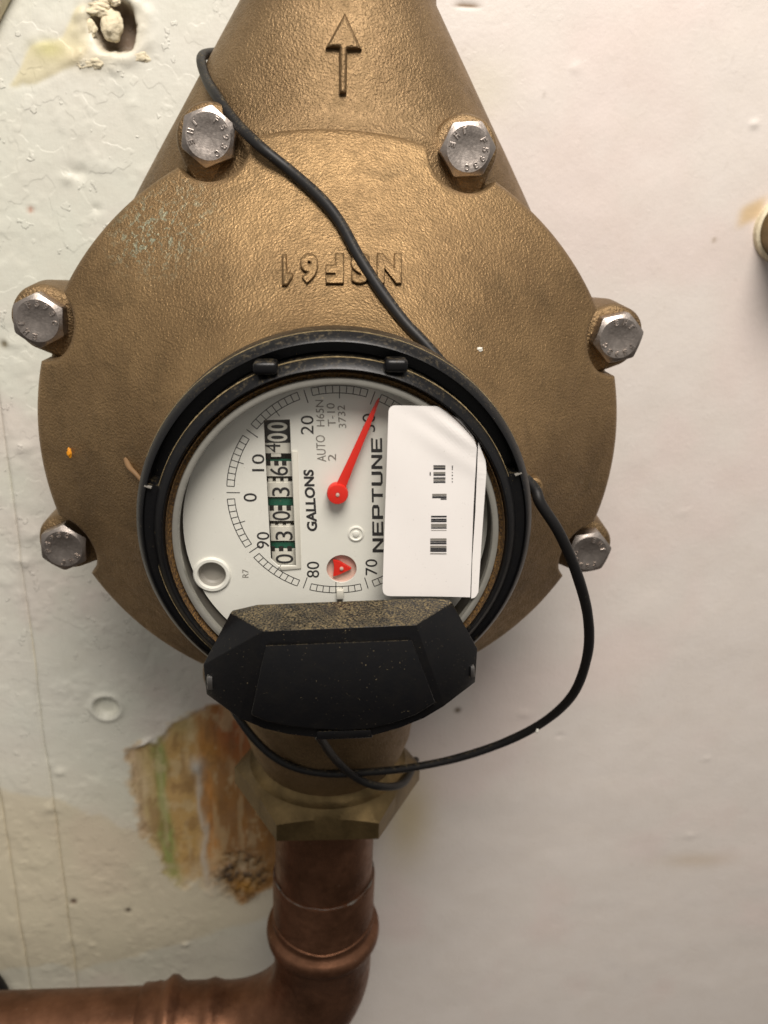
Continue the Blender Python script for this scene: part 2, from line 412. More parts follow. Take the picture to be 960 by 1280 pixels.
    # bare plaster at upper left and the broken plug hole
    sd = poly_sd(X+wob*4, Z+wob*4, TOPP); t = sstep(.8, -.8, sd); paint(t*.75, (214, 204, 164)); h += t*.35*(fbm(X+Z, Z-X, 5, 41)-.2); h -= .6*np.exp(-(sd/.7)**2)*.5
    p = W2(64, 62); paint(np.exp(-(((X-p[0])/7)**2+((Z-p[1])/3.5)**2)*1.4)*.75, (200, 196, 130))
    p = W2(143, 33); r = np.hypot(X-p[0], (Z-p[1]))+(fbm(X, Z, 4, 43)-.5)*4.0-.6
    h -= 9*sstep(8.2, 6.0, r); h += 1.8*np.exp(-((r-10)/2.2)**2)*fbm(X, Z, 3.4, 47, 3)
    paint(sstep(8.6, 7.0, r)*.85, (104, 74, 44)); paint(np.exp(-((r-9)/2.5)**2)*.5, (226, 218, 196))
    p = W2(106, 72); q = np.exp(-(((X-p[0])/9)**2+((Z-p[1])/4)**2)*1.3); h += q*2.0*fbm(X, Z, 3.5, 49, 4); paint(q*.6, (222, 208, 172))
    # thumb-sized dimple, screw hole, bumps
    p = W2(133, 884); r = np.hypot(X-p[0], Z-p[1]); h += -2.6*sstep(6.0, 4.4, r)+1.1*np.exp(-((r-6.6)/1.2)**2)
    for (a, b, rr, hh) in [(98, 215, 4, -1.0), (84, 222, 3, .8), (120, 262, 2, -.7), (40, 668, 5, .9), (30, 700, 4, .7), (175, 385, 3, .7), (14, 430, 3, .9), (943, 155, 2, .7), (600, 437, 1, 0), (855, 640, 3, .2), (655, 892, 4, .35), (883, 948, 2.2, .45), (862, 1044, 4, .3), (232, 1180, 2, 1.0), (115, 1182, 2, .6), (60, 1010, 4, .7), (75, 965, 3, .8), (700, 920, 2, -.4), (720, 85, 3, .3), (30, 560, 4, .6)]:
        p = W2(a, b); e = np.exp(-((X-p[0])**2+((Z-p[1])*1.3)**2)/(rr*rr)*1.5)*(.4+1.2*fbm(X, Z, 2.5, 53)); h += hh*e
    for (a, b, rr, c, dp) in [(92, 1127, 1.5, (84, 58, 44), 1.2), (160, 1139, 1.3, (58, 44, 34), 1.2), (572, 888, 1.4, (92, 74, 52), .3), (681, 119, .5, (150, 138, 126), 0), (38, 262, 1.0, (190, 150, 130), .2), (5, 430, 1.5, (120, 112, 90), .6), (893, 300, .9, (180, 165, 150), 0)]:
        p = W2(a, b); e = np.exp(-((X-p[0])**2+(Z-p[1])**2)/(rr*rr)); paint(e*1.2, c); h -= dp*e
    p = W2(584, 7); e = np.exp(-(((X-p[0])/4.2)**4+((Z-p[1])/.55)**2)); paint(e, (120, 92, 60)); h -= e*.6
    p = W2(940, 265); e = np.exp(-(((X-p[0])/5)**4+((Z-p[1]+(X-p[0])*-.5)/4)**4)); paint(e*.85, (206, 178, 132))
    # an old edge of filler: a shallow step
    p1 = W2(88, 860); e = np.exp(-((X-p1[0])/.6)**2)*sstep(p1[1]-40, p1[1]-36, Z)*sstep(-60, -80, Z); h -= e*.5
    return h, col
wall = root('wall', (0, WY, -360), 'wall of painted boards with flaking white paint'); wall['kind'] = 'structure'
def board(x0, x1, z0, z1, edge_l, edge_r):
    def axis(a, b, lo, hi, fine=1.0, coarse=8):
        pts = [a]
        while pts[-1] < b-1e-6: pts.append(min(b, pts[-1]+(fine if lo-fine <= pts[-1] < hi else coarse)))
        return np.array(pts)
    xs = axis(x0, x1, -185, 262); zs = axis(z0, z1, -352, 150)
    Xg, Zg = np.meshgrid(xs, zs, indexing='ij'); X, Z = Xg.ravel(), Zg.ravel()
    h, col = wall_fields(X, Z)
    if edge_l: h -= 1.2*np.exp(-((X-x0)/.7)**2)*(.2+1.1*fbm(X, Z, 14, 101))*sstep(60, -60, Z)
    if edge_r: h -= 1.2*np.exp(-((X-x1)/.7)**2)*(.2+1.1*fbm(X, Z, 14, 103))*sstep(60, -60, Z)
    n, k = len(xs), len(zs)
    wv = (vnoise(X*0, Z, 22, 131)-.5)*1.1
    Xw = X.copy()
    if edge_l: Xw += wv*np.exp(-((X-x0)/6)**2)
    if edge_r: Xw += wv*np.exp(-((X-x1)/6)**2)
    co = np.stack([Xw, WY-h, Z], 1)
    # skirt: turn the rim back so that the board has thickness
    idx = np.arange(n*k).reshape(n, k)
    a = idx[:-1, :-1].ravel(); b = idx[1:, :-1].ravel(); c = idx[1:, 1:].ravel(); d = idx[:-1, 1:].ravel()
    quads = np.stack([a, b, c, d], 1)
    rim = np.concatenate([idx[:, 0], idx[-1, 1:], idx[-2::-1, -1], idx[0, -2:0:-1]])
    back = co[rim].copy(); back[:, 1] = WY+14
    ri = np.arange(len(rim)); nb = len(co)
    sk = np.stack([rim, nb+ri, nb+(ri+1) % len(rim), rim[(ri+1) % len(rim)]], 1)
    co = np.concatenate([co, back]); col = np.concatenate([col, col[rim]]); quads = np.concatenate([quads, sk])
    me = bpy.data.meshes.new('board')
    me.vertices.add(len(co)); me.vertices.foreach_set('co', (co*MM).astype(np.float32).ravel())
    me.loops.add(len(quads)*4); me.loops.foreach_set('vertex_index', quads.astype(np.int32).ravel())
    me.polygons.add(len(quads)); me.polygons.foreach_set('loop_start', np.arange(0, len(quads)*4, 4, dtype=np.int32))
    me.update(calc_edges=True)
    at_ = me.color_attributes.new('Col', 'FLOAT_COLOR', 'POINT')
    at_.data.foreach_set('color', np.concatenate([col, np.ones((len(col), 1))], 1).astype(np.float32).ravel())
    me.shade_smooth()
    return new_obj('board', me, wall, M_wall)
board(-330, -155.95, -520, 240, False, True)
board(-155.65, -131.55, -520, 240, True, True)
board(-131.25, 420, -520, 240, True, False)
mesh('backing', [(x, y, z) for x in (-330, 420) for y in (WY+14.5, WY+20) for z in (-520, 240)], [(0, 1, 3, 2), (4, 6, 7, 5), (0, 4, 5, 1), (2, 3, 7, 6), (0, 2, 6, 4), (1, 5, 7, 3)], M_plaster, wall)
for x0_, x1_ in ((-155.97, -155.63), (-131.57, -131.23)):
    mesh('joint_filler', [(x, y, z) for x in (x0_, x1_) for y in (WY+1.6, WY+6) for z in (-520, 240)], [(0, 1, 3, 2), (4, 6, 7, 5), (0, 4, 5, 1), (2, 3, 7, 6), (0, 2, 6, 4), (1, 5, 7, 3)], M_plaster, wall)
def lump(name, c, r, seed, mat, parent, sq=(1, 1, 1), amp=.35):
    bm = bmesh.new(); bmesh.ops.create_icosphere(bm, subdivisions=4, radius=1)
    for v in bm.verts:
        d = v.co.normalized(); q = d*1.3+Vector((seed*3.1, seed*1.7, 0))
        k = 1+amp*mnoise.noise(q)+amp*.5*mnoise.noise(q*2.3)+amp*.2*mnoise.noise(q*6)
        v.co = Vector((d.x*sq[0]*r*k+c[0], d.y*sq[1]*r*k+c[1], d.z*sq[2]*r*k+c[2]))*MM
    me = bpy.data.meshes.new(name); bm.to_mesh(me); bm.free(); me.shade_smooth(); return new_obj(name, me, parent, mat)
p = at(139, 31, WY); lump('plaster_plug', (p.x, WY+1.2, p.z), 4.3, 2, M_plaster, wall, (.85, .7, 1.15), .22)
for i, (a, b, r, sq) in enumerate([(120, 13, 3.4, (1.3, .6, .5)), (122, 4, 3.2, (1.3, .6, .5)), (142, 0, 2.8, (.8, .7, .6)), (113, 33, 2.2, (.8, .6, 1.3)), (173, 70, 2.8, (1.3, .5, .7)), (118, 76, 3.2, (1.2, .7, .8)), (105, 80, 2.6, (1.3, .6, .7))]):
    p = at(a, b, WY-1); lump('plaster_crumb', (p.x, WY-.1, p.z), r*.8, 5+i, M_plaster, wall, (sq[0]*1.15, sq[1]*.75, sq[2]*1.1), .45)
# rounded edge of a painted moulding just entering the upper left corner
p = at(-14, 2, WY); tube('painted_bead', [Vector((p.x-40, WY-2, p.z-46)), Vector((p.x-6, WY-2, p.z-8)), Vector((p.x+14, WY-2, p.z+22)), Vector((p.x+40, WY-2, p.z+70))], 6.5, M_plaster, wall)

# ------------------------------------------------------------------ the water meter
meter = root('water_meter', (0, 40, -146), 'large cast bronze water meter with black-ringed white dial, mounted before wall', 'water meter')
RB = 90.38; BA = [112.5, 67.5, 157.5, 22.5, 202.5, 337.5, 247.5, 292.5]
RC = 87.0
DOME = [(0, -60), (34, -56), (38, -48), (42, -40), (48, -32.5), (56, -25), (66, -16.5), (76, -8.5), (82, -4.2), (87, -.6), (95, 5)]
_dr, _dy = np.array([d[0] for d in DOME]), np.array([d[1] for d in DOME])
_rr = np.linspace(30, 92, 249); _yy = np.interp(_rr, _dr, _dy)
for _ in range(60): _yy[1:-1] = .25*_yy[:-2]+.5*_yy[1:-1]+.25*_yy[2:]
def dome_y(r): return float(np.interp(r, _rr, _yy))
AXY = 40.0
def neck_r(z):                  # half width and half depth of the case along its vertical axis
    a = abs(z)
    hw = np.interp(a, [0, 40, 64, 87, 105, 124, 128, 150], [74, 71, 65.5, 51.3, 40.2, 28.4, 28, 28])
    hd = np.interp(a, [0, 40, 64, 87, 105, 124, 128, 150], [44, 43, 41.5, 38.2, 33.5, 28, 28, 28])
    hd = hd+2.4*math.exp(-max(0, a-86)/3.2)*(1 if a > 70 else 0)
    return float(hw), float(hd)
def neck_y(x, z):
    hw, hd = neck_r(z); return AXY-hd*math.sqrt(max(0, 1-(x/hw)**2))
def build_case():
    vs = []; n = 128; zs = [150, 140, 131, 128.5]+list(np.linspace(124, 98, 10))+list(np.linspace(96, 84, 18))+list(np.linspace(81, 60, 6))+[40, 20, 0, -20, -40]+list(np.linspace(-60, -100, 12))
    for z in zs:
        hw, hd = neck_r(z)
        for i in range(n):
            t = 2*math.pi*i/n; vs.append((hw*math.cos(t), AXY+hd*math.sin(t), z))
    k = len(zs)
    for r, z in [(39, -104), (35.5, -112), (34, -120), (33.2, -128), (31, -135), (28.5, -140), (27.6, -143), (27.4, -147)]:
        for i in range(n):
            t = 2*math.pi*i/n; vs.append((r*math.cos(t), AXY+r*math.sin(t), z))
        k += 1
    f = grid_faces(k, n, False, True); f.append(tuple(range(n)))
    return mesh('main_case', vs, f, M_neck, meter, 60)
case = build_case()
flange = lathe_y('case_flange', [(60, 9.3), (86.4, 9.3), (87.2, 10.2), (87.2, 17), (85.5, 19.5), (72, 34), (60, 40)], M_neck, meter, smooth=35)
# the domed cover with a scallop cut out round every bolt
def rim_r(t):
    r = RC; d = 99.0
    for a in BA:
        ph = (t-R_(a)+math.pi) % (2*math.pi)-math.pi; s = RB*math.sin(ph)
        if abs(s) < 11.2 and abs(ph) < .5: r = min(r, RB*math.cos(ph)-math.sqrt(11.2**2-s*s))
    return r
def build_cover():
    n = 1440; vs = []; k = 0
    fr = list(np.linspace(0, 1, 44))
    for i in range(n):
        t = 2*math.pi*i/n; ro = rim_r(t)
        col = []
        for q in fr:
            r = 30+(ro-2.2-30)*q; col.append((r, dome_y(r)))
        for e in (1.6, 1.1, .6, .25, .05, 0):
            r = ro-e; b = 1.7; u = max(0, 1-e/b); col.append((r, dome_y(r)+b*(1-math.sqrt(1-u*u))))
        col += [(ro, 4.5), (ro, 9.0)]
        k = len(col)
        vs += [(r*math.cos(t), y, r*math.sin(t)) for r, y in col]
    return mesh('cover', vs, grid_faces(n, k, True), M_bronze, meter, 55)
cover = build_cover()
def on_dome(px, py, off):
    Y = -20.0
    for _ in range(25):
        q = at(px, py, Y); Y = .5*Y+.5*(dome_y(math.hypot(q.x, q.z))-off)
    return at(px, py, Y)
# letters cast upside down on the cover
for ch, x0, x1 in [('N', 471, 502), ('S', 438, 462), ('F', 407, 430), ('6', 375, 398)]:
    def pl(u, v, h, x0=x0, x1=x1):
        q = on_dome(x1-u*(x1-x0), 316+v*38, 0)
        return (q.x, dome_y(math.hypot(q.x, q.z))-h*9.0, q.z)
    text_mesh('raised_letter', ch, M_bronze, cover, pl, depth=.10, bev=.075, bold=.0, smooth=75)
# flow arrow
def on_neck(px, py):
    Y = 5.0
    for _ in range(25):
        q = at(px, py, Y); Y = .5*Y+.5*neck_y(q.x, q.z)
    return at(px, py, Y)
AR = [(431, 17), (452, 63), (434, 63), (433, 118), (424, 118), (424, 61), (407, 61)]
def relief(name, outline, surf, height, mat, parent):
    bd = []
    for i in range(len(outline)):
        a, b = outline[i], outline[(i+1) % len(outline)]; k = max(1, int(math.hypot(b[0]-a[0], b[1]-a[1])/5))
        for j in range(k): bd.append((a[0]+(b[0]-a[0])*j/k, a[1]+(b[1]-a[1])*j/k))
    xs = [p[0] for p in bd]; ys = [p[1] for p in bd]; nb = len(bd)
    gx, gy = np.meshgrid(np.arange(min(xs), max(xs), 2.0), np.arange(min(ys), max(ys), 2.0)); gx, gy = gx.ravel(), gy.ravel(); sd = poly_sd(gx, gy, bd)
    P2 = [Vector(p) for p in bd]+[Vector((x, y)) for x, y, q in zip(gx, gy, sd) if q < -1.0]
    vo, eo, fo, *_ = delaunay_2d_cdt(P2, [(i, (i+1) % nb) for i in range(nb)], [], 1, 1e-5)
    dd = poly_sd(np.array([v.x for v in vo]), np.array([v.y for v in vo]), bd); vs = []
    for v, q in zip(vo, dd):
        e = surf(v.x, v.y); vs.append(e+Vector((0, -height*(.45+.55*math.sin(min(1, max(0, -q)/3.6)*1.57)), 0)))
    base = [surf(*p)+Vector((0, 1.5, 0)) for p in bd]; k = len(vs)
    fs = [tuple(f) for f in fo]; 
    key = {(round(v.x, 3), round(v.y, 3)): i for i, v in enumerate(vo)}; ids = [key[(round(p[0], 3), round(p[1], 3))] for p in bd]
    fs += [(ids[i], ids[(i+1) % nb], k+(i+1) % nb, k+i) for i in range(nb)]
    return mesh(name, vs+base, fs, mat, parent, 75)
relief('flow_arrow', AR, on_neck, 1.9, M_neck, case)
relief('raised_letter', [(352.5, 318), (358.5, 317), (359.5, 341), (366, 341), (366, 347), (359, 357), (352.5, 357)], lambda a, b: on_dome(a, b, 0), 1.5, M_bronze, cover)
# bolts with their lugs
HEXA = [22, 5, 27, 14, 26, 11, 0, 0]; LET = [20, -10, 75, -70, 150, -100, 0, 0]
def bolt_mesh(rot):
    n = 96; vs = []
    for i in range(n):
        t = 2*math.pi*i/n; ph = (t-R_(rot)) % (math.pi/3)-math.pi/6; rh = min(6.75/math.cos(ph), 7.66)
        for r, y in [(0.01, .30), (3.0, .30), (3.9, .10), (5.3, .02), (5.82, 0), (5.98, .08), (rh-.08, (rh-5.98)*.58+.05), (rh, (rh-5.98)*.58+.18), (rh, 5.4), (rh-.3, 6.2)]:
            vs.append((r*math.cos(t), y, r*math.sin(t)))
    return vs, grid_faces(n, 10, True)
lugs = []
for i, a in enumerate(BA):
    c = Vector((RB*math.cos(R_(a)), 0, RB*math.sin(R_(a))))
    vs, f = bolt_mesh(HEXA[i])
    b = mesh('bolt', vs, f, M_steel, meter, 18); b.location = b.location+c*MM
    def ring_text(s, a0, da, out):
        for k, ch in enumerate(s):
            th = R_(a0+da*k); e = Vector((math.cos(th), 0, math.sin(th))); tg = Vector((math.sin(th), 0, -math.cos(th)))
            if not out: e2, tg2 = -e, -tg
            else: e2, tg2 = e, tg
            wd = .55 if ch == '1' else 1.15
            text_mesh('raised_letter', ch, M_steel, b, lambda u, v, h: tuple(e*4.6+tg2*((u-.5)*wd)+e2*((v-.5)*1.7)+Vector((0, -(h+.05)*1.6, 0))), depth=.08, bev=.05)
    ring_text('JHE', 115+LET[i], 32, False); ring_text('F593C', 40+LET[i], -30, True)
    # lug under the head, part of the case
    ax = c.normalized()
    vs = []; n = 48; prof = [(0.1, 5.2), (8.0, 5.2), (8.9, 5.9), (9.4, 7.4), (9.8, 16), (10.2, 24), (7, 34)]
    for j in range(n):
        t = 2*math.pi*j/n
        for r, y in prof:
            w = 1+.05*mnoise.noise(Vector((math.cos(t)*1.4+i*7, y*.1, math.sin(t)*1.4)))
            dt = math.cos(t)*ax.x+math.sin(t)*ax.z; k = (0 if y < 20 else (y-20)*.6)+(12*min(1, -dt*2.5) if dt < 0 and r > 1 else 0)
            vs.append((c.x+r*w*math.cos(t)-ax.x*k, y, c.z+r*w*math.sin(t)-ax.z*k))
    mesh('lug', vs, grid_faces(n, len(prof), True), M_neck, meter, 40)

# ---- register: rings, glass, dial
def build_lock_ring():
    n = 360; vs = []
    for i in range(n):
        t = 2*math.pi*i/n; dg = math.degrees(t)
        deep = 5.0 if 21 < dg < 165 else .5
        for r, y in [(35, -48), (36.5, -56), (42.8, -59.5), (43.4, -61), (43.5, -68.2), (43.25, -69.2), (41.75, -71.3), (41.5, -71.45), (41.35, -71.2), (41.3, -71.2+deep), (38.8, -71.2+deep)]:
            vs.append((r*math.cos(t), y, r*math.sin(t)))
    return mesh('lock_ring', vs, grid_faces(n, 11, True), M_black, meter, 30)
lring = build_lock_ring()
BZ = -.8                         # register axis sits a little low
iring = lathe_y('inner_ring', [(39.1, -66), (39.15, -72.0), (39.0, -72.4), (37.35, -74.3), (37.1, -74.45), (36.85, -74.3), (36.5, -73.2), (36.4, -68)], M_black, meter, cz=BZ*.6, n=240, smooth=30)
for (a, b, wd, hg) in [(332, 459, 31, 17), (495, 456, 29, 17)]:
    q = [at(a+sx*wd/2, b+sy*hg/2, -73.2) for sx, sy in ((-1, -1), (1, -1), (1, 1), (-1, 1))]
    vs = [tuple(v+Vector((0, -2.0, 0))) for v in q]+[tuple(v+Vector((0, 3, 0))) for v in q]
    o = mesh('clip', vs, [(0, 1, 2, 3), (7, 6, 5, 4)]+[(i, (i+1) % 4, 4+(i+1) % 4, 4+i) for i in range(4)], M_black, iring); bevel_mesh(o.data, .9, 25, 4)
for rr, yy, a0, a1, rd, cz_ in ((39.1, -72.35, 22, 163, .13, BZ*.6), (43.35, -69.0, 28, 158, .11, 0), (39.1, -72.35, 190, 232, .08, BZ*.6)):
    tube('dust_line', [Vector((rr*math.cos(a), yy, cz_+rr*math.sin(a))) for a in np.radians(np.linspace(a0, a1, 260))], lambda t: rd*(.55+1.1*abs(mnoise.noise(Vector((t*60+rr, 0, 0)))))*(1-.6*abs(2*t-1)**3), M_dustline, iring, 7)
for a in (20.6, 165.4):         # ends of the slot, rubbed pale
    vs = []
    for s in (-.16, .16):
        for r in (40.4, 41.9):
            for y in (-71.55, -70): vs.append((r*math.cos(R_(a+s)), y-(.25 if r < 41 else 0), r*math.sin(R_(a+s))))
    mesh('slot_end', vs, [(0, 1, 3, 2), (4, 6, 7, 5), (0, 4, 5, 1), (2, 3, 7, 6), (0, 2, 6, 4), (1, 5, 7, 3)], M_greyink, lring)
lathe_y('gasket', [(36.75, -69), (36.42, -73.4), (36.3, -73.5), (36.15, -72.4), (35.8, -71.9), (35.2, -71.6), (34.6, -68)], M_gasket, meter, cz=BZ, n=200, smooth=60)
bez = lathe_y('bezel', [(35.3, -69), (35.3, -72.3), (35.1, -72.85), (34.6, -73.0), (34.1, -72.98), (33.86, -72.8), (33.8, -71.4)], M_bezel, meter, cz=BZ, n=200, smooth=50)
DY = -66.0
lathe_y('register_cup', [(33.9, -71.6), (34.6, -70.5), (34.6, -62), (30, -58), (.1, -58)], M_wall_in, meter, cz=BZ, n=160)
lathe_y('glass', [(.05, -72.2), (33.85, -72.2), (33.85, -72.9), (.05, -72.9)], M_glass, meter, cz=BZ, n=128, smooth=None)
O4 = lambda x, y: (320+x/6.1, 510+y/6.1)
def D(px, py, dy=0): return at(px, py, DY-dy)
def d2(px, py): q = at(px, py, DY); return (q.x, q.z)
def circ(cx, cz, r, n=48): return [(cx+r*math.cos(2*math.pi*i/n), cz+r*math.sin(2*math.pi*i/n)) for i in range(n)]
outl = circ(0, BZ, 34.0, 160); outl = [(x, max(z, -27.5)) for x, z in outl]
SCREW = d2(265, 718); IND = d2(427, 711)
win = [d2(*O4(*p)) for p in [(57, 92), (258, 87), (306, 1203), (170, 1205), (112, 1152)]]
dial = poly_mesh('dial', [outl, win, circ(*SCREW, 3.1), circ(*IND, 3.45)], .8, M_dial, meter, lambda u, v, h: (u, DY+.4+h, v))
PIV = d2(422, 617.5)
def flat(name, pts, mat, parent, h=.05, Y=DY):
    return mesh(name, [(x, Y-h, z) for x, z in pts], [tuple(range(len(pts)))], mat, parent)
def pol(r, deg): return (PIV[0]+r*math.cos(R_(deg)), PIV[1]+r*math.sin(R_(deg)))
RI, RO = 22.55, 24.15
def seg(a, b, wd, out):
    dx, dz = b[0]-a[0], b[1]-a[1]; L = math.hypot(dx, dz); nx, nz = -dz/L*wd/2, dx/L*wd/2
    out.append([(a[0]+nx, a[1]+nz), (b[0]+nx, b[1]+nz), (b[0]-nx, b[1]-nz), (a[0]-nx, a[1]-nz)])
def strips(name, quads, mat, parent, h=.05, Y=DY):
    vs = []; fs = []
    for k, q in enumerate(quads):
        fs.append(tuple(range(len(vs), len(vs)+len(q)))); vs += [(x, Y-h-.002*(k % 5), z) for x, z in q]
    me = mesh(name, vs, fs, mat, parent); return me
for k in range(10):
    a0 = 180-36*k
    q = []; seg(pol(21.3, a0), pol(24.2, a0), .2, q); strips('scale_mark', q, M_ink, dial)
    q = []
    for j in range(1, 10):
        a = a0-3.6*j; seg(pol(RI if j != 5 else 21.4, a), pol(RO, a), .17, q)
    for rr in (RI, RO):
        for j in range(32): seg(pol(rr, a0-3.6-28.8*j/32), pol(rr, a0-3.6-28.8*(j+1)/32-.1), .17, q)
    strips('scale_ladder', q, M_ink, dial, .055)
def dial_text(s, x0, x1, y0, y1, mat=None, h=.06, name='lettering', sp=1.0, bold=0, parent=None, Y=DY, xt=None):
    # reads from bottom to top; letters' heads point left. xt shifts the top end of the line
    xt = xt or 0
    text_mesh(name, s, mat or M_ink, parent or dial, lambda u, v, hh: tuple(at(x1-v*(x1-x0)+xt*(u-.5), y1-u*(y1-y0), Y-h)), spacing=sp, bold=bold)
for s, x0, x1, y0, y1 in [('0', 304.5, 321, 616.5, 627), ('10', 315, 330.5, 567.7, 589), ('20', 376, 392, 519.5, 543), ('30', 453, 469, 517, 540), ('90', 321, 336.7, 665, 685.6), ('80', 383.6, 399, 702, 722), ('70', 456.8, 471.6, 699, 719), ('40', 540, 556, 570, 592), ('50', 548, 564, 622, 644), ('60', 520, 536, 676, 698)]:
    dial_text(s, x0, x1, y0, y1, name='scale_number', bold=0)
dial_text('GALLONS', 381.5, 394.5, 587, 664, bold=.035, xt=-5)
for s, x0, x1, y0, y1 in [('AUTO', 395.5, 407, 544, 577), ('H65N', 395, 405, 500, 533), ('T-10', 409, 419, 504, 533), ('3732', 422.6, 432, 506.5, 535), ('2', 410, 420, 567.6, 576), ('R7', 303, 310.7, 711.7, 722)]:
    dial_text(s, x0, x1, y0, y1, M_greyink, xt=-2 if len(s) > 2 else 0)
# squared lettering of the maker's name, each letter from strokes on a 0..1 grid
ST = .19
GL = {'N': [[(0, 0), (0, 1), (.22, 1), (.78, .3), (.78, 1), (1, 1), (1, 0), (.78, 0), (.22, .7), (.22, 0)]],
      'E': [[(0, 0), (0, 1), (1, 1), (1, .82), (.24, .82), (.24, .59), (.92, .59), (.92, .41), (.24, .41), (.24, .18), (1, .18), (1, 0)]],
      'P': [[(0, 0), (0, 1), (.82, 1), (1, .86), (1, .46), (.82, .32), (.24, .32), (.24, 0)], [(.24, .5), (.76, .5), (.76, .82), (.24, .82)]],
      'T': [[(.39, 0), (.39, .82), (0, .82), (0, 1), (1, 1), (1, .82), (.61, .82), (.61, 0)]],
      'U': [[(0, 1), (0, .16), (.18, 0), (.82, 0), (1, .16), (1, 1), (.76, 1), (.76, .18), (.24, .18), (.24, 1)]]}
y = 690.5; L = 146.0/7
for k, ch in enumerate('NEPTUNE'):
    yb = 690.5-k*L; f0 = (k+.5)/7
    def pl(u, v, h, yb=yb): 
        yy = yb-u*(L-3.2); xs = 479.5-(690-yy)/146*2.0
        return tuple(at(xs-v*13.8, yy, DY-.06))
    poly_mesh('brand_letter', GL[ch], 0, M_ink, dial, pl)
# screw recess, moulded dot, peg
lathe_y('screw_collar', [(4.25, DY+.3), (4.2, DY-.35), (3.9, DY-.6), (3.3, DY-.6), (3.08, DY-.3), (3.05, DY+.2)], M_dial, dial, *SCREW, n=64)
lathe_y('screw_recess', [(3.09, DY+.1), (2.95, DY+1.7), (2.5, DY+2.1), (.02, DY+2.1)], M_greyhole, dial, *SCREW, n=64)
c = d2(445, 667); lathe_y('moulded_dot', [(1.85, DY+.1), (1.8, DY-.25), (1.5, DY-.35), (1.25, DY-.1), (.8, DY-.1), (.62, DY-.4), (.02, DY-.5)], M_dial, dial, *c, n=48)
c = d2(425, 741); vs = [(c[0]+sx*.8, y_, c[1]+sz*1.15) for sx in (-1, 1) for y_ in (DY-1.2, DY) for sz in (-1, 1)]
o = mesh('peg', vs, [(0, 1, 3, 2), (4, 6, 7, 5), (0, 4, 5, 1), (2, 3, 7, 6), (0, 2, 6, 4), (1, 5, 7, 3)], M_white, dial); bevel_mesh(o.data, .2)
q = []; seg(d2(425, 733), d2(425, 737), .15, q); seg(d2(425, 748), d2(425, 758), 1.3, q); strips('peg_mark', q, M_greyhole, dial)
# low-flow indicator
ind = lathe_y('flow_indicator', [(3.46, DY+.05), (3.4, DY+1.2), (.02, DY+1.3)], M_pink, meter, *IND, n=64)
tri = [(-2.0, 2.1), (-.7, 1.7), (-.4, 1.55), (2.25, -.1), (-.4, -1.5), (-.7, -1.7), (-1.9, -2.0), (-1.75, -.7), (-1.75, .8)]
vs = [(IND[0]+a, DY+.2, IND[1]+b) for a, b in tri]+[(IND[0]+a, DY+1.1, IND[1]+b) for a, b in tri]; n = len(tri)
mesh('triangle', vs, [tuple(range(n)), tuple(range(2*n-1, n-1, -1))]+[(i, (i+1) % n, n+(i+1) % n, n+i) for i in range(n)], M_red, ind)
lathe_y('axle', [(.45, DY+.3), (.4, DY-.1), (.02, DY-.2)], M_pink, ind, *IND, n=24)
# sweep pointer
tip = at(474, 498, DY-2.6); pv = at(422, 617.5, DY-2.6); dr = (tip-pv).normalized(); sd_ = Vector((-dr.z, 0, dr.x)); Lp = (tip-pv).length
prof = [(-.4, 1.0), (2, 1.08), (8, .84), (Lp*.72, .62), (Lp*.97, .28), (Lp, .05)]
vs = []
for s, wd in prof: vs += [tuple(pv+dr*s+sd_*wd), tuple(pv+dr*s-sd_*wd)]
k = len(vs); vs += [(x, y_+.7, z) for x, y_, z in vs]
fs = []
for i in range(len(prof)-1):
    a = 2*i; fs += [(a, a+1, a+3, a+2), (k+a, k+a+2, k+a+3, k+a+1), (a, a+2, k+a+2, k+a), (a+1, k+a+1, k+a+3, a+3)]
fs += [(0, k, k+1, 1), (k-2, k-1, 2*k-1, 2*k-2)]
ptr = mesh('pointer', vs, fs, M_red, meter); bevel_mesh(ptr.data, .12)
lathe_y('hub', [(1.6, DY-.3), (2.25, DY-.9), (2.35, DY-2.6), (2.15, DY-3.0), (1.0, DY-3.15), (.55, DY-3.15), (.5, DY-3.0), (.02, DY-3.0)], M_red, ptr, pv.x, pv.z, n=48)
lathe_y('axle_pin', [(.42, DY-3.0), (.4, DY-3.3), (.02, DY-3.4)], M_pink, ptr, pv.x, pv.z, n=20)
# number wheels in their window
def od(x, y, dep=0):
    xl, xr = 57+(y-92)/1112*75, 258+(y-92)/1112*48; s = (x-xl)/(xr-xl)*2-1
    return at(*O4(x, y), DY+1.2+dep+.9*s*s)
def od_patch(name, y0, y1, mat, dep=0, x0=None, x1=None, parent=None, nx=10):
    vs = []
    for i in range(nx+1):
        for y in (y0, y1):
            xl, xr = 57+(y-92)/1112*75-4, 258+(y-92)/1112*48+4
            a = xl if x0 is None else x0+(y-92)/1112*62; b = xr if x1 is None else x1+(y-92)/1112*62
            vs.append(tuple(od(a+(b-a)*i/nx, y, dep)))
    k = len(vs); vs += [(x, y_+2.2, z) for x, y_, z in vs]
    f = []
    for i in range(nx):
        a = 2*i; f += [(a, a+1, a+3, a+2), (a, a+2, k+a+2, k+a), (a+1, k+a+1, k+a+3, a+3)]
    f += [(0, k, k+1, 1), (2*nx, 2*nx+1, k+2*nx+1, k+2*nx)]
    return mesh(name, vs, f, mat, parent)
odo = od_patch('odometer', 60, 1240, M_dark, 1.5, parent=meter)
for y0, y1 in [(1078, 1197), (905, 1012), (752, 860), (570, 678), (410, 520), (266, 345)]:
    od_patch('number_wheel', y0, y1, M_white, 0, parent=odo)
od_patch('fixed_zero_plate', 94, 262, M_ink, -.15, parent=odo)
